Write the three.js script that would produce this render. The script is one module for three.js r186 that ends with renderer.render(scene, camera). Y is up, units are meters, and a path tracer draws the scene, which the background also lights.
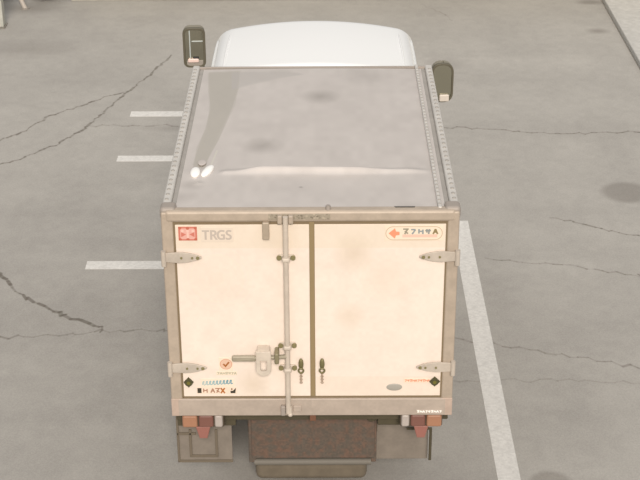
import * as THREE from 'three';
import { RoundedBoxGeometry } from 'three/addons/geometries/RoundedBoxGeometry.js';
import { mergeGeometries } from 'three/addons/utils/BufferGeometryUtils.js';

// ---------------------------------------------------------------- camera, sky, sun, exposure
const scene = new THREE.Scene();
const camera = new THREE.PerspectiveCamera(18.49, 640 / 480, 0.1, 200);
camera.rotation.order = 'YXZ';
camera.position.set(0.0677, 5.1714, 6.6528);          // first-floor window looking down on the yard
camera.rotation.set(-0.46454, 0.0029, -0.00524);

const renderer = new THREE.WebGLRenderer({ antialias: true });
renderer.toneMapping = THREE.LinearToneMapping;
renderer.toneMappingExposure = 0.80;
renderer.shadowMap.enabled = true;

{ // overcast sky, brighter towards the zenith
  const w = 64, h = 32, d = new Float32Array(w * h * 4);
  for (let j = 0; j < h; j++) {
    const el = ((j + 0.5) / h - 0.5) * Math.PI, s = Math.max(0, Math.sin(el));
    const L = el > 0 ? (1 + 2 * s) / 3 : 0.3;
    for (let i = 0; i < w; i++) { const k = (j * w + i) * 4; d[k] = L * 1.0; d[k + 1] = L * 0.995; d[k + 2] = L * 0.985; d[k + 3] = 1; }
  }
  const sky = new THREE.DataTexture(d, w, h, THREE.RGBAFormat, THREE.FloatType);
  sky.mapping = THREE.EquirectangularReflectionMapping; sky.magFilter = THREE.LinearFilter; sky.needsUpdate = true;
  scene.background = sky; scene.environment = sky;
}
const sun = new THREE.DirectionalLight(new THREE.Color().setRGB(1.0, 0.90, 0.79), 3.6);   // hazy low sun behind the viewer
sun.position.set(1.0, 9.2, 14.0); sun.target.position.set(0, 0, -1);
sun.castShadow = true; sun.shadow.radius = 30; sun.shadow.mapSize.set(2048, 2048);
Object.assign(sun.shadow.camera, { left: -9, right: 9, top: 9, bottom: -9, near: 1, far: 50 });
scene.add(sun, sun.target);

// ---------------------------------------------------------------- helpers
let seed = 7;
const rnd = () => { seed = (seed * 1664525 + 1013904223) % 4294967296; return seed / 4294967296; };
const used = {};
function numbered(n) { const k = used[n] = (used[n] ?? -1) + 1; return k ? `${n}_${String(k).padStart(3, '0')}` : n; }
function lattice(n, s) { let q = s; const a = new Float32Array(n * n); for (let i = 0; i < n * n; i++) { q = (q * 1664525 + 1013904223) % 4294967296; a[i] = q / 4294967296; } return a; }
const LN = 64, LA = lattice(LN, 11);
function noise(x, y) {
  const xi = Math.floor(x), yi = Math.floor(y); let fx = x - xi, fy = y - yi; fx = fx * fx * (3 - 2 * fx); fy = fy * fy * (3 - 2 * fy);
  const a = (xi % LN + LN) % LN, b = (a + 1) % LN, c = (yi % LN + LN) % LN, e = (c + 1) % LN;
  return (LA[c * LN + a] * (1 - fx) + LA[c * LN + b] * fx) * (1 - fy) + (LA[e * LN + a] * (1 - fx) + LA[e * LN + b] * fx) * fy;
}
function dataTex(w, h, f, srgb = true) {
  const d = new Uint8Array(w * h * 4);
  for (let j = 0; j < h; j++) for (let i = 0; i < w; i++) { const c = f(i, j), k = (j * w + i) * 4; d[k] = c[0]; d[k + 1] = c[1]; d[k + 2] = c[2]; d[k + 3] = 255; }
  const t = new THREE.DataTexture(d, w, h); t.magFilter = THREE.LinearFilter; t.minFilter = THREE.LinearMipmapLinearFilter; t.generateMipmaps = true;
  t.wrapS = t.wrapT = THREE.RepeatWrapping; if (srgb) t.colorSpace = THREE.SRGBColorSpace; t.needsUpdate = true; return t;
}
function canvasTex(w, h, draw) {
  const c = document.createElement('canvas'); c.width = w; c.height = h; draw(c.getContext('2d'), w, h);
  const t = new THREE.CanvasTexture(c); t.colorSpace = THREE.SRGBColorSpace; t.magFilter = THREE.LinearFilter; return t;
}
const grime = dataTex(256, 256, (i, j) => { const v = 226 + 18 * noise(i / 16, j / 16) + 9 * noise(i / 4 + 9, j / 4) + 4 * noise(i, j); const g = Math.min(255, v); return [g, g, g - 2]; });
const rusty = dataTex(256, 256, (i, j) => {
  const n = noise(i / 8, j / 8), m = noise(i / 3 + 5, j / 3 + 7), k = Math.min(1, Math.max(0, n * 1.3 + m * .5 - .55));
  return [90 + 14 * k + 12 * m, 82 + 1 * k + 10 * m, 74 - 3 * k + 9 * m];
});
const M = (color, roughness = 0.6, metalness = 0, extra = {}) => new THREE.MeshStandardMaterial({ color, roughness, metalness, ...extra });
const mat = {
  frame: M(0xc0b1a2, 0.5, 0.1, { map: grime }),
  beam: M(0xbfb1a6, 0.55, 0.1, { map: grime }),
  rail: M(0xd9d5d1, 0.4, 0.1, { map: grime }),
  railGrey: M(0xb3aea9, 0.5, 0.15, { map: grime }),
  gasket: M(0x6d5d47, 0.85),
  side: M(0xd8d5d0, 0.5, 0.2, { map: grime }),
  hinge: M(0xcabfb4, 0.5, 0.05, { map: grime }),
  steel: M(0xd2c6ba, 0.5, 0.05, { map: grime }),
  bolt: M(0x8f8762, 0.5, 0.35),
  brass: M(0x7d7652, 0.45, 0.4),
  cap: M(0xa59c94, 0.6, 0.2),
  white: new THREE.MeshPhysicalMaterial({ color: 0xfafbfb, roughness: 0.35, clearcoat: 0.5, clearcoatRoughness: 0.15 }),
  whiteTrim: M(0xdfe0df, 0.45),
  glass: new THREE.MeshPhysicalMaterial({ color: 0x1a2022, roughness: 0.05, metalness: 0, clearcoat: 1 }),
  black: M(0x2a2a2a, 0.6), rubber: M(0x2b2a29, 0.9), flap: M(0x8a8178, 0.85, 0, { map: grime }), flapDark: M(0x716759, 0.9),
  rim: M(0xb9b9b6, 0.45, 0.5), rust: M(0xffffff, 0.9, 0.05, { map: rusty }), chassis: M(0x57503f, 0.85, 0.1, { map: grime }),
  amber: M(0xa77a60, 0.45), red: M(0x7d564c, 0.45), redBright: M(0x98665c, 0.45), lensWhite: M(0xb5aca6, 0.3), lampBody: M(0x54493b, 0.7),
  mirror: M(0xb4b2a1, 0.06, 1.0), mirrorBody: M(0x8a8474, 0.45), mirrorRim: M(0x5f5a4b, 0.5), chrome: M(0xe0e0e0, 0.15, 0.9),
};
function boxUV(g) {
  g.computeVertexNormals?.call(g);
  const p = g.attributes.position, n = g.attributes.normal, u = new Float32Array(p.count * 2);
  for (let i = 0; i < p.count; i++) {
    const ax = Math.abs(n.getX(i)), ay = Math.abs(n.getY(i)), az = Math.abs(n.getZ(i));
    const [a, b] = ax > ay && ax > az ? [p.getZ(i), p.getY(i)] : ay > az ? [p.getX(i), p.getZ(i)] : [p.getX(i), p.getY(i)];
    u[i * 2] = a * 1.3; u[i * 2 + 1] = b * 1.3;
  }
  g.setAttribute('uv', new THREE.BufferAttribute(u, 2)); return g;
}
function clean(g) { g = g.index ? g.toNonIndexed() : g; for (const k of Object.keys(g.attributes)) if (!['position', 'normal', 'uv'].includes(k)) g.deleteAttribute(k); if (!g.attributes.uv) g.setAttribute('uv', new THREE.BufferAttribute(new Float32Array(g.attributes.position.count * 2), 2)); return g; }
function mesh(name, geos, m, parent, { uv = true, kind, label } = {}) {
  let g = Array.isArray(geos) ? (geos.length > 1 ? mergeGeometries(geos.map(clean)) : clean(geos[0])) : clean(geos);
  if (uv) { const n = g.attributes.normal; g.computeVertexNormals = undefined; boxUV(g); delete g.computeVertexNormals; }
  const o = new THREE.Mesh(g, m); o.name = numbered(name); o.castShadow = o.receiveShadow = true;
  if (kind) o.userData.kind = kind; if (label) o.userData.label = label;
  parent.add(o); return o;
}
function group(name, parent, label) { const o = new THREE.Group(); o.name = numbered(name); if (label) o.userData.label = label; parent.add(o); return o; }
const T = (g, x, y, z, rx = 0, ry = 0, rz = 0) => { if (rx) g.rotateX(rx); if (ry) g.rotateY(ry); if (rz) g.rotateZ(rz); return g.translate(x, y, z); };
function rb(x0, x1, y0, y1, z0, z1, r = 0.004) { const a = x1 - x0, b = y1 - y0, c = z1 - z0; return new RoundedBoxGeometry(a, b, c, 2, Math.min(r, a / 2.2, b / 2.2, c / 2.2)).translate((x0 + x1) / 2, (y0 + y1) / 2, (z0 + z1) / 2); }
const cyl = (r, h, x, y, z, axis = 'y', n = 20, r2 = r) => { const g = new THREE.CylinderGeometry(r2, r, h, n); if (axis === 'x') g.rotateZ(Math.PI / 2); if (axis === 'z') g.rotateX(Math.PI / 2); return g.translate(x, y, z); };
function tube(pts, r, seg = 32, rs = 10) { return new THREE.TubeGeometry(new THREE.CatmullRomCurve3(pts.map((p) => new THREE.Vector3(...p))), seg, r, rs); }
function tag(o, label, category) { o.userData.label = label; o.userData.category = category; return o; }

// ---------------------------------------------------------------- the setting
const X0 = -4.2, X1 = 4.2, Z0 = -11.5, Z1 = 1.0;
const groundTex = (() => {
  const W = 1600, H = 2048;
  return canvasTex(W, H, (c) => {
    const im = c.createImageData(W, H), d = im.data;
    for (let j = 0; j < H; j++) for (let i = 0; i < W; i++) {
      const x = X0 + (X1 - X0) * i / W, z = Z0 + (Z1 - Z0) * j / H, k = (j * W + i) * 4;
      const big = noise(x * .7 + 3, z * .5) - .5, mid = noise(x * 3 + 11, z * 2.2) - .5, sm = noise(x * 14, z * 14) - .5, gr = rnd() - .5;
      const streak = noise(x * .5 + 20, z * 5) - .5;
      const v = big * 12 + mid * 8 + sm * 6 + gr * 14 + streak * 5;
      d[k] = 164.5 + v; d[k + 1] = 161 + v; d[k + 2] = 155.5 + v * .95; d[k + 3] = 255;
    }
    c.putImageData(im, 0, 0);
    const px = (x) => (x - X0) / (X1 - X0) * W, pz = (z) => (z - Z0) / (Z1 - Z0) * H;
    // stains with a shape of their own, and a painted shadow patch near the post
    const spot = (x, z, rx, rz, a, hard = .7) => {
      c.save(); c.translate(px(x), pz(z)); c.scale(rx / (X1 - X0) * W, rz / (Z1 - Z0) * H);
      const g = c.createRadialGradient(0, 0, 0, 0, 0, 1); g.addColorStop(0, `rgba(96,90,84,${a})`); g.addColorStop(hard, `rgba(96,90,84,${a})`); g.addColorStop(1, 'rgba(96,90,84,0)');
      c.fillStyle = g; c.beginPath(); c.arc(0, 0, 1, 0, 7); c.fill(); c.restore();
    };
    spot(2.60, -4.53, .24, .23, .33); spot(1.40, -.47, .14, .13, .28); spot(3.06, -8.72, .16, .12, .35, .2); spot(-3.05, -8.2, .55, .35, .2, .1);
    spot(-1.35, -5.98, .3, .1, .16, .1); spot(1.35, -7.7, .25, .2, .12, .1); spot(-3.3, -9.6, .4, .25, .3, .2); spot(3.15, -9.75, .2, .12, .4, .3);
    // cracks
    const crack = (pts, w, a) => {
      c.lineJoin = 'round'; c.lineCap = 'round'; let prev = null;
      for (let s = 0; s < pts.length - 1; s++) {
        const [ax, az] = pts[s], [bx, bz] = pts[s + 1], n = Math.max(2, Math.ceil(Math.hypot(bx - ax, bz - az) / .06));
        for (let i = 0; i <= n; i++) {
          const t = i / n, j = s === 0 && i === 0 ? 0 : .028, q = [px(ax + (bx - ax) * t + (rnd() - .5) * j), pz(az + (bz - az) * t + (rnd() - .5) * j * 1.8)];
          if (prev) { c.strokeStyle = `rgba(96,90,82,${a * (.4 + .5 * rnd())})`; c.lineWidth = w * (.8 + 1.1 * rnd()); c.beginPath(); c.moveTo(...prev); c.lineTo(...q); c.stroke(); }
          prev = q;
        }
      }
    };
    crack([[-2.86, -5.06], [-2.57, -5.33], [-2.31, -5.64], [-2.14, -6.0], [-2.04, -6.32], [-1.85, -6.92], [-1.68, -7.4], [-1.51, -8.0]], 3.2, .62);
    crack([[-3.0, -5.6], [-2.73, -5.86], [-2.51, -6.3], [-2.18, -6.66], [-1.88, -6.92]], 3.0, .55);
    crack([[-2.5, -3.3], [-2.36, -3.12], [-2.25, -2.94], [-2.09, -2.74], [-1.82, -2.53], [-1.78, -2.48], [-1.5, -2.32], [-1.48, -2.26]], 3.2, .75);
    crack([[-2.5, -2.16], [-2.18, -2.18], [-1.67, -2.22], [-1.48, -2.26], [-1.04, -2.27], [0, -2.3]], 2, .42);
    crack([[-2.1, -6.05], [-1.4, -6.06], [-.8, -5.94]], 2.6, .3);
    crack([[1.14, -5.99], [1.87, -5.88], [2.23, -5.81], [2.96, -5.85], [3.3, -5.87]], 2.4, .5);
    crack([[1.89, -4.05], [2.08, -3.99], [2.26, -3.84], [2.55, -3.72], [2.9, -3.6]], 2.6, .55);
    crack([[1.3, -3.35], [2.04, -3.18], [2.42, -3.05], [2.8, -3.0]], 2, .38);
    crack([[.97, -2.15], [1.79, -1.89], [2.17, -1.75], [2.6, -1.6]], 2.2, .42);
    crack([[.9, -1.6], [1.61, -1.59], [2.14, -1.57], [2.8, -1.55]], 1.6, .26);
    crack([[1.2, -9.7], [1.45, -9.3], [1.5, -9.1]], 1.6, .3);
  });
})();
const groundMat = new THREE.MeshStandardMaterial({ map: groundTex, roughness: 0.9 });
const yardMat = new THREE.MeshStandardMaterial({ color: 0xb6b2aa, map: grime, roughness: 0.95 });
const ground = new THREE.Group(); ground.name = 'ground'; ground.userData.kind = 'structure'; scene.add(ground);
{
  const g = new THREE.BoxGeometry(X1 - X0, .2, Z1 - Z0); T(g, (X0 + X1) / 2, -.1, (Z0 + Z1) / 2);
  const u = g.attributes.uv, p = g.attributes.position;
  for (let i = 0; i < u.count; i++) u.setXY(i, (p.getX(i) - X0) / (X1 - X0), 1 - (p.getZ(i) - Z0) / (Z1 - Z0));
  mesh('concrete_surface', g, groundMat, ground, { uv: false });
  mesh('yard_surface', [rb(-16, X0, -.2, 0, -24, 16, .002), rb(X1, 16, -.2, 0, -24, 16, .002), rb(X0, X1, -.2, 0, Z1, 16, .002), rb(X0, X1, -.2, 0, -24, Z0, .002)], yardMat, ground);
  const pt = dataTex(256, 256, (i, j) => { const n = noise(i / 5, j / 5), m = noise(i / 1.5, j / 1.5), v = 196 + 16 * n + 12 * m + 6 * noise(i / 30, j / 30); return [v, v - 2, v - 6]; });
  const paint = M(0xffffff, .8, 0, { map: pt });
  const line = (x0, x1, z0, z1, label) => { const o = mesh('painted_line', rb(x0, x1, -.01, .0015, z0, z1, .0006), paint, ground, { label }); return o; };
  line(1.09, 1.225, -4.0, 3.0, 'long white painted line running beside the truck');
  line(-1.755, -.55, -6.405, -6.275, 'short white painted bar farthest up the ground');
  line(-1.75, -.55, -5.345, -5.22, 'short white painted bar in the middle of the three');
  line(-1.735, -.55, -3.32, -3.19, 'short white painted bar beside the cargo box');
}
const struct = (o) => { o.userData.kind = 'structure'; return o; };
struct(mesh('pavement', rb(3.29, 7, -.02, .06, -9.86, 10, .012), M(0xc9c7c4, .85, 0, { map: grime }), scene)).name = 'pavement';
mesh('edge_joint', rb(3.278, 3.29, -.01, .002, -9.86, 10, .001), M(0x8f8a82, .9), ground);
struct(mesh('wall_back', [rb(-2.85, 7, 0, 1.3, -10.05, -9.87, .012), rb(-2.88, 7, 1.3, 1.36, -10.08, -9.84, .012)], M(0xc0bdb2, .85, 0, { map: grime }), scene)).name = 'wall_back';

// ---------------------------------------------------------------- the truck
const truck = new THREE.Group(); truck.name = 'delivery_truck'; scene.add(truck);
tag(truck, 'small white cab delivery truck with an aluminium cargo box and cream rear doors', 'truck');
const HW = .75, TOP = 2.0, BOT = .787, LEN = 2.126;

// cargo box shell
mesh('side_panel', rb(-HW + .004, -HW + .05, BOT + .06, TOP - .03, -LEN + .02, -.05), mat.side, truck);
mesh('side_panel', rb(HW - .05, HW - .004, BOT + .06, TOP - .03, -LEN + .02, -.05), mat.side, truck);
mesh('front_panel', rb(-HW + .05, HW - .05, BOT + .02, TOP - .04, -LEN, -LEN + .04), mat.side, truck);
mesh('box_floor', rb(-HW + .01, HW - .01, BOT + .01, BOT + .07, -LEN + .01, -.04), mat.frame, truck);

{ // roof sheet with a shallow crease across it and a small dent
  const w = 1.36, l = 2.06, nx = 170, nz = 420, g = new THREE.PlaneGeometry(w, l, nx, nz); g.rotateX(-Math.PI / 2); g.translate(0, 1.988, -.03 - l / 2);
  const p = g.attributes.position, G = (d, s) => Math.exp(-d * d / (2 * s * s)), ss = (a, b, x) => { const t = Math.min(1, Math.max(0, (x - a) / (b - a))); return t * t * (3 - 2 * t); };
  for (let i = 0; i < p.count; i++) {
    const x = p.getX(i), z = p.getZ(i); let y = p.getY(i) + .006 * (1 - (x / .68) ** 2);
    const zc = -.500 - .008 * x + .006 * Math.sin(x * 7), amp = ss(-.42, -.2, x) * (1 - .55 * ss(.2, .45, x)) * (1 - ss(.5, .66, x)) + .3 * ss(-.5, -.45, x) * (1 - ss(-.3, -.2, x));
    y += amp * .030 * G(z - zc, .018);
    y += .0016 * (noise(x * 3.1 + 40, z * 2.3 + 17) - .5);
    y += .007 * G(x + .59, .05) * G(z + .47, .05) + .004 * G(x + .59, .02) * G(z + .36, .014);
    p.setY(i, y);
  }
  g.computeVertexNormals();
  const rt = canvasTex(1024, 1536, (c, W, H) => {
    const im = c.createImageData(W, H), d = im.data;
    for (let j = 0; j < H; j++) for (let i = 0; i < W; i++) { const v = 8 * (noise(i / 120, j / 120) - .5) + 7 * (noise(i / 30 + 4, j / 50) - .5) + 7 * (rnd() - .5), k = (j * W + i) * 4; d[k] = 219 + v; d[k + 1] = 211 + v; d[k + 2] = 205 + v; d[k + 3] = 255; }
    c.putImageData(im, 0, 0);
    const X = (x) => (x / 1.36 + .5) * W, Z = (z) => (z + .03 + 2.06) / 2.06 * H;
    c.filter = 'none';
    const poly = (pts, col) => { c.fillStyle = col; for (let k = 0; k < 6; k++) { c.globalAlpha = .17; c.beginPath(); pts.forEach(([x, z], i) => c[i ? 'lineTo' : 'moveTo'](X(x - .05 + (rnd() - .5) * .02), Z(z + (rnd() - .5) * .05))); c.closePath(); c.fill(); } c.globalAlpha = 1; };
    // dried water run and wider tide mark towards the cab
    poly([[-.60, -2.02], [-.40, -2.05], [-.40, -1.75], [-.41, -1.45], [-.44, -1.2], [-.47, -.95], [-.5, -.7], [-.52, -.56], [-.585, -.58], [-.575, -.85], [-.55, -1.1], [-.545, -1.4], [-.57, -1.7]], 'rgb(190,183,174)');
    poly([[-.45, -2.03], [-.1, -2.04], [.0, -1.98], [-.15, -1.93], [-.35, -1.8], [-.43, -1.72]], 'rgb(204,197,189)');
    const blot = (x, z, r, a) => { const g2 = c.createRadialGradient(X(x), Z(z), 0, X(x), Z(z), r / 1.36 * W); g2.addColorStop(0, `rgba(150,143,136,${a})`); g2.addColorStop(1, 'rgba(150,143,136,0)'); c.fillStyle = g2; c.fillRect(0, 0, W, H); };
    blot(.05, -1.6, .13, .5); blot(-.27, -.85, .13, .45); blot(-.05, -.3, .015, .6); blot(-.62, -.34, .08, .3); blot(.5, -.06, .08, .2); blot(.35, -1.95, .2, .2); blot(-.66, -.2, .1, .25);
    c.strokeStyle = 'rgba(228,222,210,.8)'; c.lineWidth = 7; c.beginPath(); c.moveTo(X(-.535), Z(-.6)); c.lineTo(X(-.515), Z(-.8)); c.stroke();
  });
  mesh('roof_panel', g, M(0xffffff, .32, .42, { map: rt }), truck, { uv: false, label: 'dull aluminium roof sheet with a creased ridge' });
}
{ // corner extrusions along the roof edges
  for (const s of [-1, 1]) {
    const a = s < 0 ? -HW : HW - .045, b = s < 0 ? -HW + .045 : HW;
    const r = mesh('roof_rail', [rb(a, b, TOP - .07, TOP + .004, -LEN, -.03, .012)], mat.rail, truck, { label: 'pale riveted roof edge rail' });
    const rv = []; for (let k = 0; k < 34; k++) rv.push(T(new THREE.SphereGeometry(.011, 8, 6).scale(1, .5, 1), s * (HW - .020), TOP + .004, -.08 - k * .0595));
    mesh('rivets', rv, mat.railGrey, r, { kind: 'stuff' });
    mesh('roof_channel', rb(s < 0 ? -HW + .045 : HW - .105, s < 0 ? -HW + .075 : HW - .045, TOP - .05, TOP - .016, -LEN, -.03, .003), mat.railGrey, truck);
  }
  const ir = mesh('roof_rail', rb(HW - .108, HW - .088, TOP - .03, TOP + .006, -LEN, -.03, .006), mat.rail, truck, { label: 'narrow inner rail set in from the roof edge' });
  const rv = []; for (let k = 0; k < 44; k++) rv.push(T(new THREE.SphereGeometry(.007, 8, 6).scale(1, .6, 1), HW - .098, TOP + .006, -.07 - k * .046));
  mesh('rivets', rv, mat.railGrey, ir, { kind: 'stuff' });
  mesh('roof_edge_trim', rb(-HW + .04, HW - .04, TOP - .05, TOP - .004, -LEN, -LEN + .02, .005), mat.cap, truck);
  for (const s of [-1, 1]) mesh('corner_cap', rb(s < 0 ? -HW - .006 : HW - .075, s < 0 ? -HW + .075 : HW + .006, TOP - .06, TOP + .012, -.10, -.012, .02), mat.cap, truck);
}
// rear frame
const rearFrame = group('rear_frame', truck);
mesh('top_beam', rb(-HW + .02, HW - .02, 1.937, TOP + .001, -.06, .004, .018), mat.frame, rearFrame);
for (const s of [-1, 1]) mesh('corner_post', rb(s < 0 ? -HW : .69, s < 0 ? -.69 : HW, BOT, TOP - .008, -.07, 0, .01), mat.frame, rearFrame);
mesh('bottom_beam', rb(-HW + .035, HW - .035, BOT, .893, -.08, .006, .006), mat.beam, rearFrame);
for (const s of [-1, 1]) mesh('corner_plate', rb(s < 0 ? -HW : .695, s < 0 ? -.695 : HW, BOT, .893, -.01, .005, .003), M(0xcab5a8, .55, .1, { map: grime }), rearFrame);
mesh('gasket', [rb(-.69, .69, 1.922, 1.938, -.03, -.008, .002), rb(-.692, -.68, .893, 1.938, -.03, -.006, .002), rb(.682, .692, .893, 1.938, -.03, -.006, .002), rb(-.69, .69, .89, .906, -.03, -.006, .002)], M(0x807058, .85), rearFrame);
mesh('gasket', rb(-.006, .020, .9, 1.936, -.03, -.007, .003), M(0x92805f, .8), rearFrame, { label: 'brown rubber seal between the doors' });

const doorTex = (seed0) => canvasTex(512, 768, (c, W, H) => {
  seed = seed0; const im = c.createImageData(W, H), d = im.data;
  for (let j = 0; j < H; j++) for (let i = 0; i < W; i++) { const v = 6 * (noise(i / 60 + seed0, j / 60) - .5) + 5 * (noise(i / 14, j / 14 + seed0) - .5) + 5 * (rnd() - .5), k = (j * W + i) * 4; d[k] = 237 + v; d[k + 1] = 223 + v; d[k + 2] = 211 + v; d[k + 3] = 255; }
  c.putImageData(im, 0, 0);
  const blot = (x, y, r, a) => { const g2 = c.createRadialGradient(x * W, y * H, 0, x * W, y * H, r * W); g2.addColorStop(0, `rgba(206,188,166,${a})`); g2.addColorStop(1, 'rgba(206,188,166,0)'); c.fillStyle = g2; c.fillRect(0, 0, W, H); };
  if (seed0 > 50) { blot(.3, .16, .18, .5); blot(.27, .52, .14, .35); blot(.55, .3, .25, .2); c.fillStyle = 'rgba(214,196,170,.16)'; c.fillRect(0, H * .88, W, H * .12); }
  else { blot(.1, .05, .15, .35); blot(.55, .93, .16, .45); blot(.3, .3, .3, .15); blot(.75, .1, .2, .25); }
  c.fillStyle = 'rgba(224,208,186,.35)'; c.fillRect(0, 0, W, H * .13);
});
function panel(name, x0, x1, y0, y1, z0, z1, m, parent, label) {
  const g = rb(x0, x1, y0, y1, z0, z1, .003), p = g.attributes.position, u = g.attributes.uv;
  for (let i = 0; i < p.count; i++) u.setXY(i, (p.getX(i) - x0) / (x1 - x0), (p.getY(i) - y0) / (y1 - y0));
  return mesh(name, g, m, parent, { uv: false, label });
}
const doorL = panel('cargo_door', -.681, -.006, .905, 1.923, -.03, -.004, M(0xffffff, .55, 0, { map: doorTex(5) }), truck, 'cream cargo door with locking rod and handle');
const doorR = panel('cargo_door', .020, .683, .905, 1.923, -.03, -.004, M(0xffffff, .55, 0, { map: doorTex(77) }), truck, 'plain cream cargo door without a locking rod');
function hinge(s, y, parent) {
  const sh = new THREE.Shape(); sh.moveTo(.0, -.023); sh.lineTo(.07, -.028); sh.quadraticCurveTo(.13, -.028, .185, -.004); sh.quadraticCurveTo(.192, 0, .185, .004); sh.quadraticCurveTo(.13, .028, .07, .028); sh.lineTo(0, .023); sh.closePath();
  const g = new THREE.ExtrudeGeometry(sh, { depth: .007, bevelEnabled: true, bevelSize: .002, bevelThickness: .002, bevelSegments: 1 }); g.translate(-.742, 0, .004);
  if (s > 0) { g.scale(-1, 1, 1); const q = g.attributes.position; g.index = null; for (let i = 0; i < q.count; i += 3) for (const c of ['getX', 'getY', 'getZ']) { const f = c.replace('get', 'set'), a = q[c](i); q[f](i, q[c](i + 2)); q[f](i + 2, a); } g.computeVertexNormals(); }
  g.translate(0, y, 0);
  const h = mesh('hinge', [g, cyl(.013, .085, s * .745, y - .004, .012)], mat.hinge, parent);
  const b = []; for (const dx of [.60, .655]) b.push(cyl(.006, .006, s * dx, y, .0155, 'z', 10));
  b.push(cyl(.009, .012, s * .572, y, .012, 'z', 12));
  mesh('bolts', b, mat.bolt, parent, { kind: 'stuff' });
}
for (const y of [1.745, 1.09]) { hinge(-1, y, doorL); hinge(1, y, doorR); }
// locking rod with its brackets and handle
mesh('locking_rod', [cyl(.0135, 1.16, -.1245, 1.402, .03), cyl(.010, .05, -.115, .835, .03), T(new THREE.SphereGeometry(.014, 14, 10), -.115, .812, .03)], mat.steel, doorL);
for (const y of [1.742, 1.226, 1.089]) {
  mesh('rod_bracket', [rb(-.165, -.083, y - .016, y + .016, -.006, .006, .006), rb(-.146, -.103, y - .014, y + .014, .004, .048, .012)], mat.steel, doorL);
  mesh('bolts', [cyl(.013, .012, -.160, y, .010, 'z', 12), cyl(.013, .012, -.089, y, .010, 'z', 12)], mat.bolt, doorL, { kind: 'stuff' });
}
mesh('rod_keeper', rb(-.165, -.14, .80, .86, .004, .03, .006), mat.cap, rearFrame);
mesh('rod_keeper', rb(-.10, -.055, .815, .855, .004, .014, .005), mat.beam, rearFrame);
mesh('rod_keeper', rb(-.165, -.14, 1.94, 1.985, .002, .03, .006), mat.frame, rearFrame);
mesh('rod_keeper', rb(-.11, -.085, 1.94, 1.985, .002, .03, .006), mat.frame, rearFrame);
mesh('door_handle', [tube([[-.125, 1.172, .03], [-.2, 1.178, .05], [-.28, 1.178, .052], [-.345, 1.170, .052], [-.41, 1.176, .05]], .011, 30), T(new RoundedBoxGeometry(.125, .034, .02, 2, .009), -.352, 1.174, .052)], M(0xada492, .45, .1, { map: grime }), doorL);
{
  const sh = new THREE.Shape(); sh.moveTo(-.036, .07); sh.lineTo(.036, .07); sh.lineTo(.036, -.035); sh.quadraticCurveTo(.034, -.07, 0, -.072); sh.quadraticCurveTo(-.034, -.07, -.036, -.035); sh.closePath();
  const hole = new THREE.Path(); hole.moveTo(-.02, .02); hole.lineTo(-.02, -.036); hole.quadraticCurveTo(-.018, -.05, 0, -.05); hole.quadraticCurveTo(.018, -.05, .02, -.036); hole.lineTo(.02, .02); hole.closePath(); sh.holes.push(hole);
  const g = new THREE.ExtrudeGeometry(sh, { depth: .012, bevelEnabled: true, bevelSize: .003, bevelThickness: .003, bevelSegments: 2 }); g.translate(-.249, 1.152, .058);
  mesh('hasp', [g, rb(-.283, -.215, 1.185, 1.225, -.006, .058, .01)], M(0xdbcfc2, .5, 0, { map: grime }), doorL);
  mesh('handle_clip', [rb(-.192, -.168, 1.148, 1.212, -.006, .075, .008)], M(0x8a8268, .5, .1), doorL);
}
function lock(x, parent) {
  const l = mesh('door_lock', [T(new THREE.SphereGeometry(.018, 16, 12).scale(.75, 1.9, .7), x, 1.112, .008), T(new THREE.TorusGeometry(.013, .005, 8, 16), x, 1.078, .02)], mat.brass, parent);
  const ch = []; for (let k = 0; k < 7; k++) ch.push(T(new THREE.TorusGeometry(.006, .0022, 6, 10), x, 1.058 - k * .0095, .014, 0, k % 2 ? Math.PI / 2 : 0));
  mesh('chain', ch, M(0xb09a84, .5, .3), parent, { kind: 'stuff' });
}
lock(-.055, doorL); lock(.056, doorR);
mesh('door_stop', rb(-.241, -.206, 1.848, 1.945, -.004, .022, .006), M(0xbfb09f, .5, .2, { map: grime }), rearFrame);

// printed stickers
function sticker(name, x0, x1, y0, y1, draw, parent, label, z = -.0035) {
  const W = 512, H = Math.max(64, Math.round(W * (y1 - y0) / (x1 - x0)));
  return panel(name, x0, x1, y0, y1, z - .001, z + .0015, M(0xffffff, .5, 0, { map: canvasTex(W, H, draw) }), parent, label);
}
sticker('sticker', -.665, -.571, 1.836, 1.913, (c, W, H) => {
  c.fillStyle = '#e2aea2'; c.fillRect(0, 0, W, H); c.strokeStyle = '#cf7b6b'; c.lineWidth = W * .1; c.strokeRect(W * .05, H * .05, W * .9, H * .9);
  c.fillStyle = '#c06a55'; for (const [x, y] of [[.08, .08], [.92, .08], [.08, .92], [.92, .92], [.5, .1], [.5, .92]]) { c.beginPath(); c.arc(x * W, y * H, W * .09, 0, 7); c.fill(); }
  c.fillStyle = '#cd7a6a'; for (const s of [-1, 1]) { c.beginPath(); c.moveTo(W * (.5 + s * .08), H * .55); c.lineTo(W * (.5 + s * .36), H * .38); c.lineTo(W * (.5 + s * .36), H * .75); c.fill(); }
  c.fillStyle = '#ecc4b8'; for (const x of [.22, .5, .78]) { c.beginPath(); c.arc(x * W, H * .3, W * .075, 0, 7); c.fill(); } c.fillRect(W * .45, H * .4, W * .1, H * .42);
}, doorL, 'red square emblem sticker');
sticker('sticker', -.553, -.388, 1.827, 1.909, (c, W, H) => {
  c.fillStyle = '#e3d5c6'; c.fillRect(0, 0, W, H); c.font = `bold ${Math.round(H * .92)}px sans-serif`; c.textAlign = 'center'; c.textBaseline = 'middle'; c.fillStyle = '#c0b4aa';
  [...'TRGS'].forEach((t, i) => { c.save(); c.translate(W * (.15 + i * .235), H * .52); c.scale(.95, 1); c.fillText(t, 0, 0); c.restore(); });
}, doorL, 'grey lettering beside the red emblem');
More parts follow.
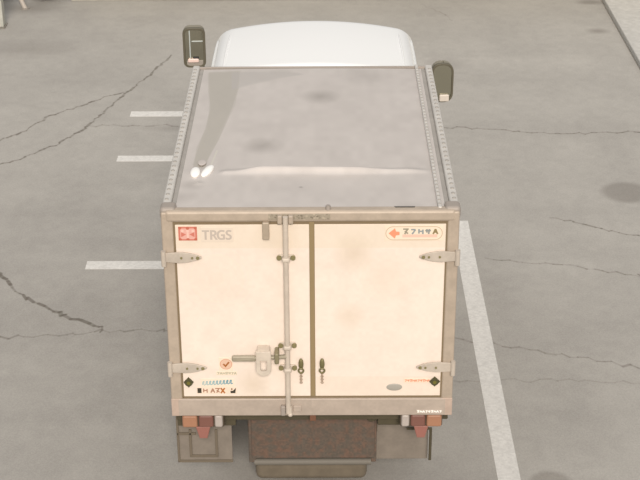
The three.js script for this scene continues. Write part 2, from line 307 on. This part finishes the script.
const glyph = (c, x, y, s, k) => { // short hand-lettered marks
  c.beginPath();
  const P = [[[0, 0, 1, 0], [.8, 0, .3, 1], [.3, .4, .9, .9]], [[.1, .1, .9, .1], [.9, .1, .3, 1]], [[.2, 0, .2, .9], [.2, .45, .9, .45], [.9, .1, .9, 1]], [[0, .3, 1, .3], [.3, 0, .3, .7], [.75, 0, .6, 1]], [[.5, 0, .1, 1], [.5, 0, .9, 1], [.3, .6, .7, .6]]][k % 5];
  for (const [a, b, d, e] of P) { c.moveTo(x + a * s, y + b * s); c.lineTo(x + d * s, y + e * s); } c.stroke();
};
sticker('sticker', .376, .669, 1.831, 1.914, (c, W, H) => {
  c.fillStyle = '#f1dfcb'; c.fillRect(0, 0, W, H); c.strokeStyle = '#c9b49c'; c.lineWidth = 7; c.beginPath(); c.roundRect(8, 8, W - 16, H - 16, H * .45); c.stroke();
  c.fillStyle = '#ea9a78'; c.beginPath(); c.moveTo(W * .06, H * .5); c.lineTo(W * .17, H * .16); c.lineTo(W * .19, H * .38); c.lineTo(W * .25, H * .4); c.lineTo(W * .25, H * .62); c.lineTo(W * .19, H * .64); c.lineTo(W * .17, H * .86); c.fill();
  c.fillStyle = '#ecc6b4'; c.fillRect(W * .3, H * .58, W * .6, H * .2);
  ['#9a9381', '#949c9e', '#949c9e', '#8f9492', '#8f7f5a'].forEach((k, i) => { c.strokeStyle = k; c.lineWidth = 15; glyph(c, W * (.31 + i * .127), H * .22, H * .34, i); });
}, doorR, 'rounded white sticker with orange arrow and dark characters');
sticker('sticker', -.588, -.412, .966, 1.016, (c, W, H) => {
  c.fillStyle = '#eedfcc'; c.fillRect(0, 0, W, H); c.lineCap = 'round';
  for (let i = 0; i < 9; i++) { c.strokeStyle = ['#a9bdbb', '#9db8bc', '#8db3ba', '#86aeb8', '#7fa9b6', '#78a6b5', '#6c9fb0', '#5a93a8', '#5a93a8'][i]; c.lineWidth = 14; c.beginPath(); const x = W * (.05 + i * .103), y = H * (.72 - i * .02), w = W * .05; c.moveTo(x, y); c.quadraticCurveTo(x + w * .2, y - H * .5, x + w, y - H * .38); c.quadraticCurveTo(x + w * .3, y + H * .2, x + w * 1.6, y); c.stroke(); }
}, doorL, 'pale blue script lettering');
sticker('sticker', -.612, -.398, .922, .964, (c, W, H) => {
  c.fillStyle = '#eedac8'; c.fillRect(0, 0, W, H); c.fillStyle = '#3d372b'; c.fillRect(W * .02, H * .12, W * .1, H * .75); c.beginPath(); c.moveTo(W * .84, H * .9); c.lineTo(W * .98, H * .1); c.lineTo(W * .96, H * .9); c.fill(); c.fillRect(W * .84, H * .55, W * .08, H * .3);
  c.strokeStyle = '#a87f68'; c.lineWidth = 15; for (const [x, k] of [[.15, 2], [.34, 4], [.46, 0]]) glyph(c, W * x, H * .2, H * .62, k);
  c.strokeStyle = '#b1692e'; c.lineWidth = 20; c.beginPath(); c.moveTo(W * .6, H * .12); c.lineTo(W * .7, H * .9); c.moveTo(W * .7, H * .12); c.lineTo(W * .6, H * .9); c.stroke(); c.fillStyle = '#7c5a39'; c.fillRect(W * .86, H * .15, W * .03, H * .3);
}, doorL, 'row of small dark and orange marks');
sticker('sticker', -.487, -.414, 1.066, 1.147, (c, W, H) => {
  c.fillStyle = '#efdfcb'; c.fillRect(0, 0, W, H); c.fillStyle = '#e2bfa8'; c.beginPath(); c.arc(W / 2, H / 2, W * .42, 0, 7); c.fill(); c.strokeStyle = '#d4957c'; c.lineWidth = 22; c.stroke();
  c.strokeStyle = '#a5642c'; c.lineWidth = 62; c.beginPath(); c.moveTo(W * .3, H * .48); c.lineTo(W * .46, H * .66); c.lineTo(W * .72, H * .34); c.stroke();
}, doorL, 'round orange emblem sticker');
sticker('sticker', -.505, -.394, 1.038, 1.062, (c, W, H) => { c.fillStyle = '#efdfcb'; c.fillRect(0, 0, W, H); c.strokeStyle = '#b9b39c'; c.lineWidth = 20; for (let i = 0; i < 7; i++) glyph(c, W * (.04 + i * .135), H * .2, H * .6, i * 3 + 1); }, doorL, 'tiny grey lettering under the round emblem');
sticker('sticker', .49, .63, .988, 1.012, (c, W, H) => { c.fillStyle = '#f1dcc6'; c.fillRect(0, 0, W, H); c.strokeStyle = '#e0906f'; c.lineWidth = 15; for (let i = 0; i < 10; i++) glyph(c, W * (.02 + i * .097), H * .2, H * .55, i * 2 + 1); }, doorR, 'thin line of red lettering');
{ // oval badge
  const o = mesh('badge', T(new THREE.SphereGeometry(1, 28, 16).scale(.042, .022, .004), .439, .960, -.003), M(0xaba79e, .45, .1), doorR, { label: 'grey oval badge' });
  for (const [s, p] of [[-1, doorL], [1, doorR]]) {
    const g = new THREE.CylinderGeometry(.026, .03, .014, 4).rotateX(Math.PI / 2); if (s < 0) g.scale(.92, 1.05, 1);
    mesh('diamond_marker', [g.translate(s * .652, .996, .002), cyl(.021, .012, s * .652, .996, .001, 'z', 24)], M(0x4b482d, .55), p);
    mesh('marker_centre', cyl(.010, .014, s * .652, .996, .003, 'z', 16), M(0x6c672c, .5), p);
  }
}
sticker('sticker', .558, .700, .800, .824, (c, W, H) => { c.fillStyle = '#b6a99d'; c.fillRect(0, 0, W, H); c.font = `bold ${Math.round(H * .8)}px sans-serif`; c.fillStyle = '#fbf7f0'; c.textBaseline = 'middle'; c.strokeStyle = '#fbf7f0'; c.lineWidth = 17; for (let i = 0; i < 9; i++) glyph(c, W * (.03 + i * .105), H * .22, H * .55, i * 2); }, rearFrame, 'tiny white lettering on the lower beam', .0065);
sticker('grimy_label', -.21, .10, 1.955, 1.985, (c, W, H) => { c.fillStyle = '#a09686'; c.fillRect(0, 0, W, H); seed = 3; for (let i = 0; i < 90; i++) { c.fillStyle = ['#7c7264', '#b3a896', '#8a8072', '#968c7c'][i % 4]; c.beginPath(); c.arc(rnd() * W, rnd() * H, 3 + rnd() * 9, 0, 7); c.fill(); } }, rearFrame, 'dark mottled strip on the top beam', .0045);
{ // two glare spots on the roof sheet, built as solid white domes
  for (const [x, z, a, b, t] of [[-.612, -.488, .026, .062, 0], [-.548, -.505, .024, .075, -.28]]) mesh('glare_dome', T(new THREE.SphereGeometry(1, 24, 16).scale(a, .014, b).rotateY(t), x, 1.997, z), M(0xfdfcfa, .35), truck, { label: 'glare spot on the roof shaped as a white dome' });
  mesh('pale_spot', T(new THREE.SphereGeometry(1, 20, 12).scale(.022, .004, .04), -.585, 1.9955, -.62), M(0xc2bab5, .5), truck);  // flat pale disc ahead of the domes
}
mesh('roof_knob', [cyl(.016, .03, .09, TOP + .006, -.02, 'y', 16, .012)], mat.cap, truck);
mesh('sealant_patch', [rb(.42, .53, TOP - .012, TOP + .001, -.055, -.03, .005), rb(-.55, .62, TOP - .012, TOP - .003, -.045, -.02, .003)], M(0x77736e, .8), truck);

// tail lamps, flaps and running gear
function lamp(s) {
  const l = group('tail_lamp', truck);
  const xs = (a, b) => s < 0 ? [-b, -a] : [a, b];
  mesh('lamp_housing', rb(...xs(.474, .705), .688, .775, -.09, -.035, .01), mat.lampBody, l);
  mesh('amber_lens', rb(...xs(.618, .700), .694, .770, -.05, -.018, .012), mat.amber, l);
  mesh('red_lens', rb(...xs(.532, .612), .694, .770, -.05, -.020, .012), mat.red, l);
  mesh('reversing_lens', rb(...xs(.482, .526), .694, .770, -.05, -.020, .012), mat.lensWhite, l);
  const sh = new THREE.Shape(); sh.moveTo(-.036, .034); sh.lineTo(.036, .034); sh.lineTo(.018, -.034); sh.lineTo(-.018, -.034); sh.closePath();
  mesh('reflector', new THREE.ExtrudeGeometry(sh, { depth: .012, bevelEnabled: true, bevelSize: .004, bevelThickness: .004, bevelSegments: 2 }).translate(s * .590, .657, -.045), mat.redBright, truck);
}
lamp(-1); lamp(1);
mesh('lamp_carrier', [rb(-.74, .74, .69, .787, -.16, -.10, .006), rb(-.74, -.42, .62, .70, -.20, -.15, .006), rb(.36, .70, .62, .70, -.20, -.15, .006)], mat.chassis, truck);
const fl = mesh('mud_flap', [rb(-.755, -.45, .335, .70, -.232, -.222, .003)], mat.flap, truck, { label: 'grey square cut mud flap' });
mesh('flap_border', [rb(-.758, -.745, .33, .66, -.226, -.214, .003), rb(-.758, -.448, .33, .345, -.226, -.214, .003), rb(-.758, -.65, .515, .53, -.226, -.214, .003)], mat.flapDark, fl);
mesh('flap_plate', [rb(-.69, -.675, .37, .55, -.224, -.214, .003), rb(-.69, -.53, .365, .38, -.224, -.214, .003), rb(-.545, -.53, .37, .55, -.224, -.214, .003)], mat.flapDark, fl);
const fr = mesh('mud_flap', [rb(.36, .655, .27, .70, -.34, -.33, .003)], mat.flap, truck, { label: 'mud flap with a dark stiffener rod' });
mesh('flap_rod', cyl(.008, .21, .662, .425, -.25), mat.chassis, fr);
mesh('flap_arm', cyl(.007, .14, .597, .53, -.25, 'x'), mat.chassis, fr);
const rp = mesh('rear_crossmember', [rb(-.345, .35, .33, .64, -.27, -.25, .008), rb(-.36, -.32, .30, .72, -.30, -.255, .006), rb(.33, .36, .30, .72, -.30, -.255, .006)], mat.rust, truck, { label: 'rusty plate under the box' });
mesh('cross_pipe', cyl(.02, .66, 0, .300, -.265, 'x'), M(0x77726a, .7, .1), truck);
mesh('under_tray', rb(-.33, .31, .13, .25, -.86, -.315, .04), M(0x746a5c, .9, 0, { map: grime }), truck);
mesh('tow_hook', [T(new THREE.TorusGeometry(.03, .011, 10, 24), .335, .655, -.2, 0, .4), rb(.31, .365, .67, .74, -.21, -.19, .005)], mat.chassis, truck);
mesh('drip_bracket', rb(-.012, .022, .735, .795, -.05, -.02, .004), M(0x75513d, .8), truck);
for (const s of [-1, 1]) mesh('frame_rail', rb(s * .33 - .035, s * .33 + .035, .47, .78, -3.3, -.3, .008), mat.chassis, truck);
mesh('rear_axle', [cyl(.045, 1.15, 0, .28, -1.02, 'x'), T(new THREE.SphereGeometry(.13, 20, 14), .05, .29, -1.02)], mat.chassis, truck);
mesh('front_axle', cyl(.04, 1.1, 0, .28, -2.9, 'x'), mat.chassis, truck);
mesh('drive_shaft', cyl(.035, 2.0, .05, .33, -1.9, 'z'), mat.chassis, truck);
mesh('fuel_tank', rb(.42, .68, .36, .62, -2.2, -1.45, .04), mat.chassis, truck);
for (const [x, z] of [[-.6, -1.02], [.6, -1.02], [-.6, -2.9], [.6, -2.9]]) {
  const w = group('wheel', truck), s = Math.sign(x), prof = [[.175, -.06], [.2, -.07], [.25, -.074], [.272, -.06], [.28, -.045], [.28, .045], [.272, .06], [.25, .074], [.2, .07], [.175, .06]].map(([a, b]) => new THREE.Vector2(a, b));
  mesh('tyre', T(new THREE.LatheGeometry(prof, 40).rotateZ(Math.PI / 2), x, .28, z), mat.rubber, w);
  mesh('rim', [T(new THREE.LatheGeometry([[.0, .02], [.05, .03], [.06, .02], [.13, .0], [.165, .05], [.178, .06], [.178, -.06], [.16, -.04], [0, -.02]].map(([a, b]) => new THREE.Vector2(a, b)), 32).rotateZ(-s * Math.PI / 2), x, .28, z)], mat.rim, w);
}

// ---- cab
const cab = group('cab', truck, 'white rounded cab'); cab.position.x = .008;
const lerp = (a, b, t) => a + (b - a) * t, clamp01 = (t) => Math.min(1, Math.max(0, t));
const frontZ = (y) => y < 1.12 ? -3.60 : lerp(-3.59, -3.30, clamp01((y - 1.12) / .76));
const halfW = (y) => lerp(.735, .680, clamp01((y - 1.1) / .8));
function cabShell(y0, y1, zr, top) {
  const g = new THREE.BoxGeometry(2, 2, 2, 40, 30, 40), p = g.attributes.position, r = .11, hx = .7, hy = (y1 - y0) / 2, hz = .65, v = new THREE.Vector3(), q = new THREE.Vector3();
  for (let i = 0; i < p.count; i++) {
    v.set(p.getX(i) * hx, p.getY(i) * hy, p.getZ(i) * hz);
    q.set(THREE.MathUtils.clamp(v.x, -hx + r, hx - r), THREE.MathUtils.clamp(v.y, -hy + (top ? r : .03), hy - (top ? r : .03)), THREE.MathUtils.clamp(v.z, -hz + r, hz - r));
    const d = v.clone().sub(q); if (d.lengthSq() > 0) { const rr = r; d.normalize().multiplyScalar(rr); if (!top) d.y = THREE.MathUtils.clamp(d.y, -.03, .03); v.copy(q).add(d); }
    const nx = v.x / hx, y = (y0 + y1) / 2 + v.y, t = (hz - v.z) / (2 * hz);
    const z = lerp(zr, frontZ(y) + .05 * nx * nx, t);
    let yy = y; if (top) yy += clamp01((y - 1.6) / .25) * (.065 * (1 - nx * nx) - .02 * t * t * t);
    p.setXYZ(i, nx * halfW(y), yy, z);
  }
  g.computeVertexNormals(); return g;
}
mesh('cab_roof', cabShell(1.04, 1.885, -2.22, true), mat.white, cab, { uv: false });
mesh('cab_body', [cabShell(.5, 1.1, -2.22, false)], mat.white, cab, { uv: false });
for (const s of [-1, 1]) { // rain gutters along the roof sides
  mesh('rain_gutter', tube([[s * .668, 1.80, -2.26], [s * .672, 1.825, -2.5], [s * .672, 1.825, -2.9], [s * .666, 1.81, -3.15], [s * .655, 1.70, -3.32]], .009, 40), mat.whiteTrim, cab);
  mesh('roof_bead', tube([[s * .585, 1.893, -2.3], [s * .585, 1.901, -2.6], [s * .58, 1.895, -2.95], [s * .57, 1.87, -3.2]], .007, 40), mat.white, cab);
}
{ // window panes that hug the shell
  const patch = (fn, n = 14, m = 10) => { const pos = [], idx = []; for (let j = 0; j <= m; j++) for (let i = 0; i <= n; i++) pos.push(...fn(i / n, j / m)); for (let j = 0; j < m; j++) for (let i = 0; i < n; i++) { const a = j * (n + 1) + i; idx.push(a, a + 1, a + n + 2, a, a + n + 2, a + n + 1); } const g = new THREE.BufferGeometry(); g.setAttribute('position', new THREE.Float32BufferAttribute(pos, 3)); g.setIndex(idx); g.computeVertexNormals(); return g; };
  mesh('windshield', patch((u, v) => { const y = lerp(1.16, 1.70, v), nx = lerp(-.85, .85, u); return [nx * halfW(y), y, frontZ(y) + .05 * nx * nx - .006]; }), mat.glass, cab);
  for (const s of [-1, 1]) mesh('side_window', patch((u, v) => { const y = lerp(1.16, 1.66, v); return [s * (halfW(y) + .005), y, lerp(-2.42, frontZ(y) + .17, u)]; }), mat.glass, cab);
  mesh('rear_window', patch((u, v) => [lerp(-.5, .5, u), lerp(1.2, 1.6, v), -2.214]), mat.glass, cab);
  for (const s of [-1, 1]) {
    const d = mesh('cab_door', rb(s > 0 ? .722 : -.732, s > 0 ? .732 : -.722, .58, 1.12, -3.28, -2.42, .005), mat.white, cab);
    mesh('door_handle', rb(s > 0 ? .732 : -.752, s > 0 ? .752 : -.732, .98, 1.01, -2.62, -2.48, .008), mat.black, d);
    mesh('headlight', T(new THREE.SphereGeometry(.085, 24, 16).scale(1.25, .8, .35), s * .54, .78, -3.585), mat.lensWhite, cab);
    mesh('wheel_arch', T(new THREE.TorusGeometry(.31, .025, 10, 30, Math.PI), s * .70, .30, -2.9, 0, Math.PI / 2), mat.black, cab);
  }
  mesh('front_bumper', rb(-.72, .72, .36, .58, -3.68, -3.5, .04), mat.whiteTrim, cab);
  const gr = []; for (let k = 0; k < 4; k++) gr.push(rb(-.36, .36, .72 + k * .04, .74 + k * .04, -3.612, -3.58, .004));
  mesh('grille', gr, mat.black, cab);
}
// ---- door and stay mirrors
function rearMirror(x, y, z, w, h, yaw, pitch, round, rim, stay, label, faceMarks) {
  const o = group('wing_mirror', truck, label);
  const holder = new THREE.Group(); // shapes turned in place, then parented flat
  const place = (g) => { g.rotateX(pitch); g.rotateY(yaw); g.translate(x, y, z); return g; };
  const rr = (a, b, r) => { const s = new THREE.Shape(); s.moveTo(-a + r, -b); s.lineTo(a - r, -b); s.quadraticCurveTo(a, -b, a, -b + r); s.lineTo(a, b - r); s.quadraticCurveTo(a, b, a - r, b); s.lineTo(-a + r, b); s.quadraticCurveTo(-a, b, -a, b - r); s.lineTo(-a, -b + r); s.quadraticCurveTo(-a, -b, -a + r, -b); return s; };
  const shell = new THREE.ExtrudeGeometry(rr(w / 2 - .008, h / 2 - .008, w * round), { depth: .035, bevelEnabled: true, bevelSize: .008, bevelThickness: .02, bevelSegments: 4 }); shell.translate(0, 0, -.055);
  mesh('mirror_shell', place(shell), mat.mirrorBody, o);
  const rimS = rr(w / 2, h / 2, w * round); rimS.holes.push(rr(w / 2 - rim, h / 2 - rim, w * round - rim * .6));
  mesh('mirror_rim', place(new THREE.ExtrudeGeometry(rimS, { depth: .02, bevelEnabled: true, bevelSize: .003, bevelThickness: .003, bevelSegments: 2 }).translate(0, 0, -.01)), mat.mirrorRim, o);
  const face = new THREE.ExtrudeGeometry(rr(w / 2 - rim * .8, h / 2 - rim * .8, w * round - rim * .4), { depth: .004, bevelEnabled: false }); face.translate(0, 0, 0);
  mesh('mirror_glass', place(face), mat.mirror, o);
  faceMarks?.(o, place);
  mesh('mirror_stay', stay, mat.chassis, o);
}
rearMirror(-.872, 1.61, -3.6, .158, .30, .06, .04, .3, .011, [tube([[-.68, 1.25, -3.52], [-.80, 1.42, -3.62], [-.86, 1.56, -3.66], [-.87, 1.66, -3.66]], .011), tube([[-.66, 1.05, -3.56], [-.80, 1.2, -3.66], [-.86, 1.45, -3.67]], .009)], 'mirror on a long stay ahead of the cab corner', (o, place) => {
  mesh('mirror_reflection_bar', [place(rb(-.036, -.027, -.1, .135, .003, .012, .003))], M(0xb9bfbd, .5), o);  // bars, band and spot copy reflections in the glass as solid pieces
  mesh('mirror_reflection_bar', [place(rb(-.018, .064, .045, .054, .003, .010, .003))], M(0xb9bfbd, .5), o);
  mesh('mirror_grey_band', [place(rb(-.06, .062, -.142, -.098, .003, .012, .01))], M(0x9a938a, .5), o);
  mesh('mirror_dark_spot', [place(rb(-.012, .03, -.092, -.07, .003, .014, .006))], mat.black, o);
  mesh('mirror_pale_pad', [place(rb(-.05, .03, -.112, -.082, .004, .022, .01))], M(0xe8cfc6, .35), o);  // pinkish highlight low in the glass, shaped as a pad
});
rearMirror(.905, 1.51, -3.12, .15, .285, .04, .02, .46, .008, [tube([[.70, 1.33, -3.2], [.80, 1.40, -3.2], [.88, 1.5, -3.17]], .012), tube([[.69, 1.55, -3.2], [.80, 1.56, -3.18], [.88, 1.56, -3.17]], .009)], 'mirror on a short stay by the cab door', (o, place) => {
  mesh('mirror_pale_pad', [place(rb(-.02, .05, -.138, -.085, .004, .024, .018))], M(0xd6cdc2, .4), o);
});

// ---------------------------------------------------------------- things at the far corner
const post = new THREE.Group(); post.name = 'square_post'; scene.add(post);
tag(post, 'pale grey square post standing at the far corner', 'post');
mesh('post_shaft', rb(-3.62, -3.445, .01, 1.15, -9.02, -8.9, .01), M(0xc2c2ba, .6, 0, { map: grime }), post);
mesh('base_plate', rb(-3.66, -3.43, 0, .012, -9.06, -8.87, .003), M(0x8d8880, .6, .3), post);
const rack = new THREE.Group(); rack.name = 'pipe_barrier'; scene.add(rack);
tag(rack, 'pale bent pipe barrier with slanting legs by the kerb', 'barrier');
mesh('bent_pipe', tube([[-3.335, .0, -9.60], [-3.40, .16, -9.62], [-3.49, .38, -9.65], [-3.62, .62, -9.67], [-3.9, .72, -9.67], [-4.4, .72, -9.67], [-4.7, .6, -9.66], [-4.8, .005, -9.62]], .027, 60, 12), M(0xb9b1a8, .5, .1), rack);
for (const [x, z] of [[-3.335, -9.60], [-4.8, -9.62]]) mesh('foot_plate', cyl(.05, .012, x, .006, z), M(0x9a948c, .6, .2), rack);
{
  seed = 21;
  const bush = (x, z, r, h, label) => {
    const o = new THREE.Group(); o.name = numbered('low_shrub'); scene.add(o); tag(o, label, 'shrub'); o.position.set(x, 0, z);
    const lf = [], leaf = new THREE.Shape(); leaf.moveTo(0, 0); leaf.quadraticCurveTo(.03, .04, 0, .1); leaf.quadraticCurveTo(-.03, .04, 0, 0);
    for (let k = 0; k < 420; k++) { const a = rnd() * 6.283, e = rnd(), q = r * Math.sqrt(rnd()), g = new THREE.ShapeGeometry(leaf, 3); g.scale(.9 + rnd() * .7, .9 + rnd() * .7, 1); g.rotateX((rnd() - .5) * 2.4); g.rotateZ((rnd() - .5) * 2); g.rotateY(rnd() * 6.28); g.translate(Math.cos(a) * q, .06 + e * h * Math.sqrt(Math.max(.05, 1 - (q / r) ** 2)), Math.sin(a) * q); lf.push(g); }
    mesh('foliage', lf, new THREE.MeshStandardMaterial({ color: 0x646a52, roughness: .9, side: THREE.DoubleSide }), o, { kind: 'stuff' });
    const st = []; for (let k = 0; k < 7; k++) { const a = k * .9; st.push(tube([[0, 0, 0], [Math.cos(a) * r * .3, h * .35, Math.sin(a) * r * .3], [Math.cos(a) * r * .55, h * .75, Math.sin(a) * r * .55]], .008, 8, 5)); }
    mesh('stem', st, M(0x5a4b3a, .9), o);
  };
  bush(-3.80, -9.92, .20, .35, 'low dull green shrub behind the square post');
  bush(-3.16, -9.93, .14, .24, 'low dull green shrub behind the foot of the bent pipe');
}
renderer.render(scene, camera);
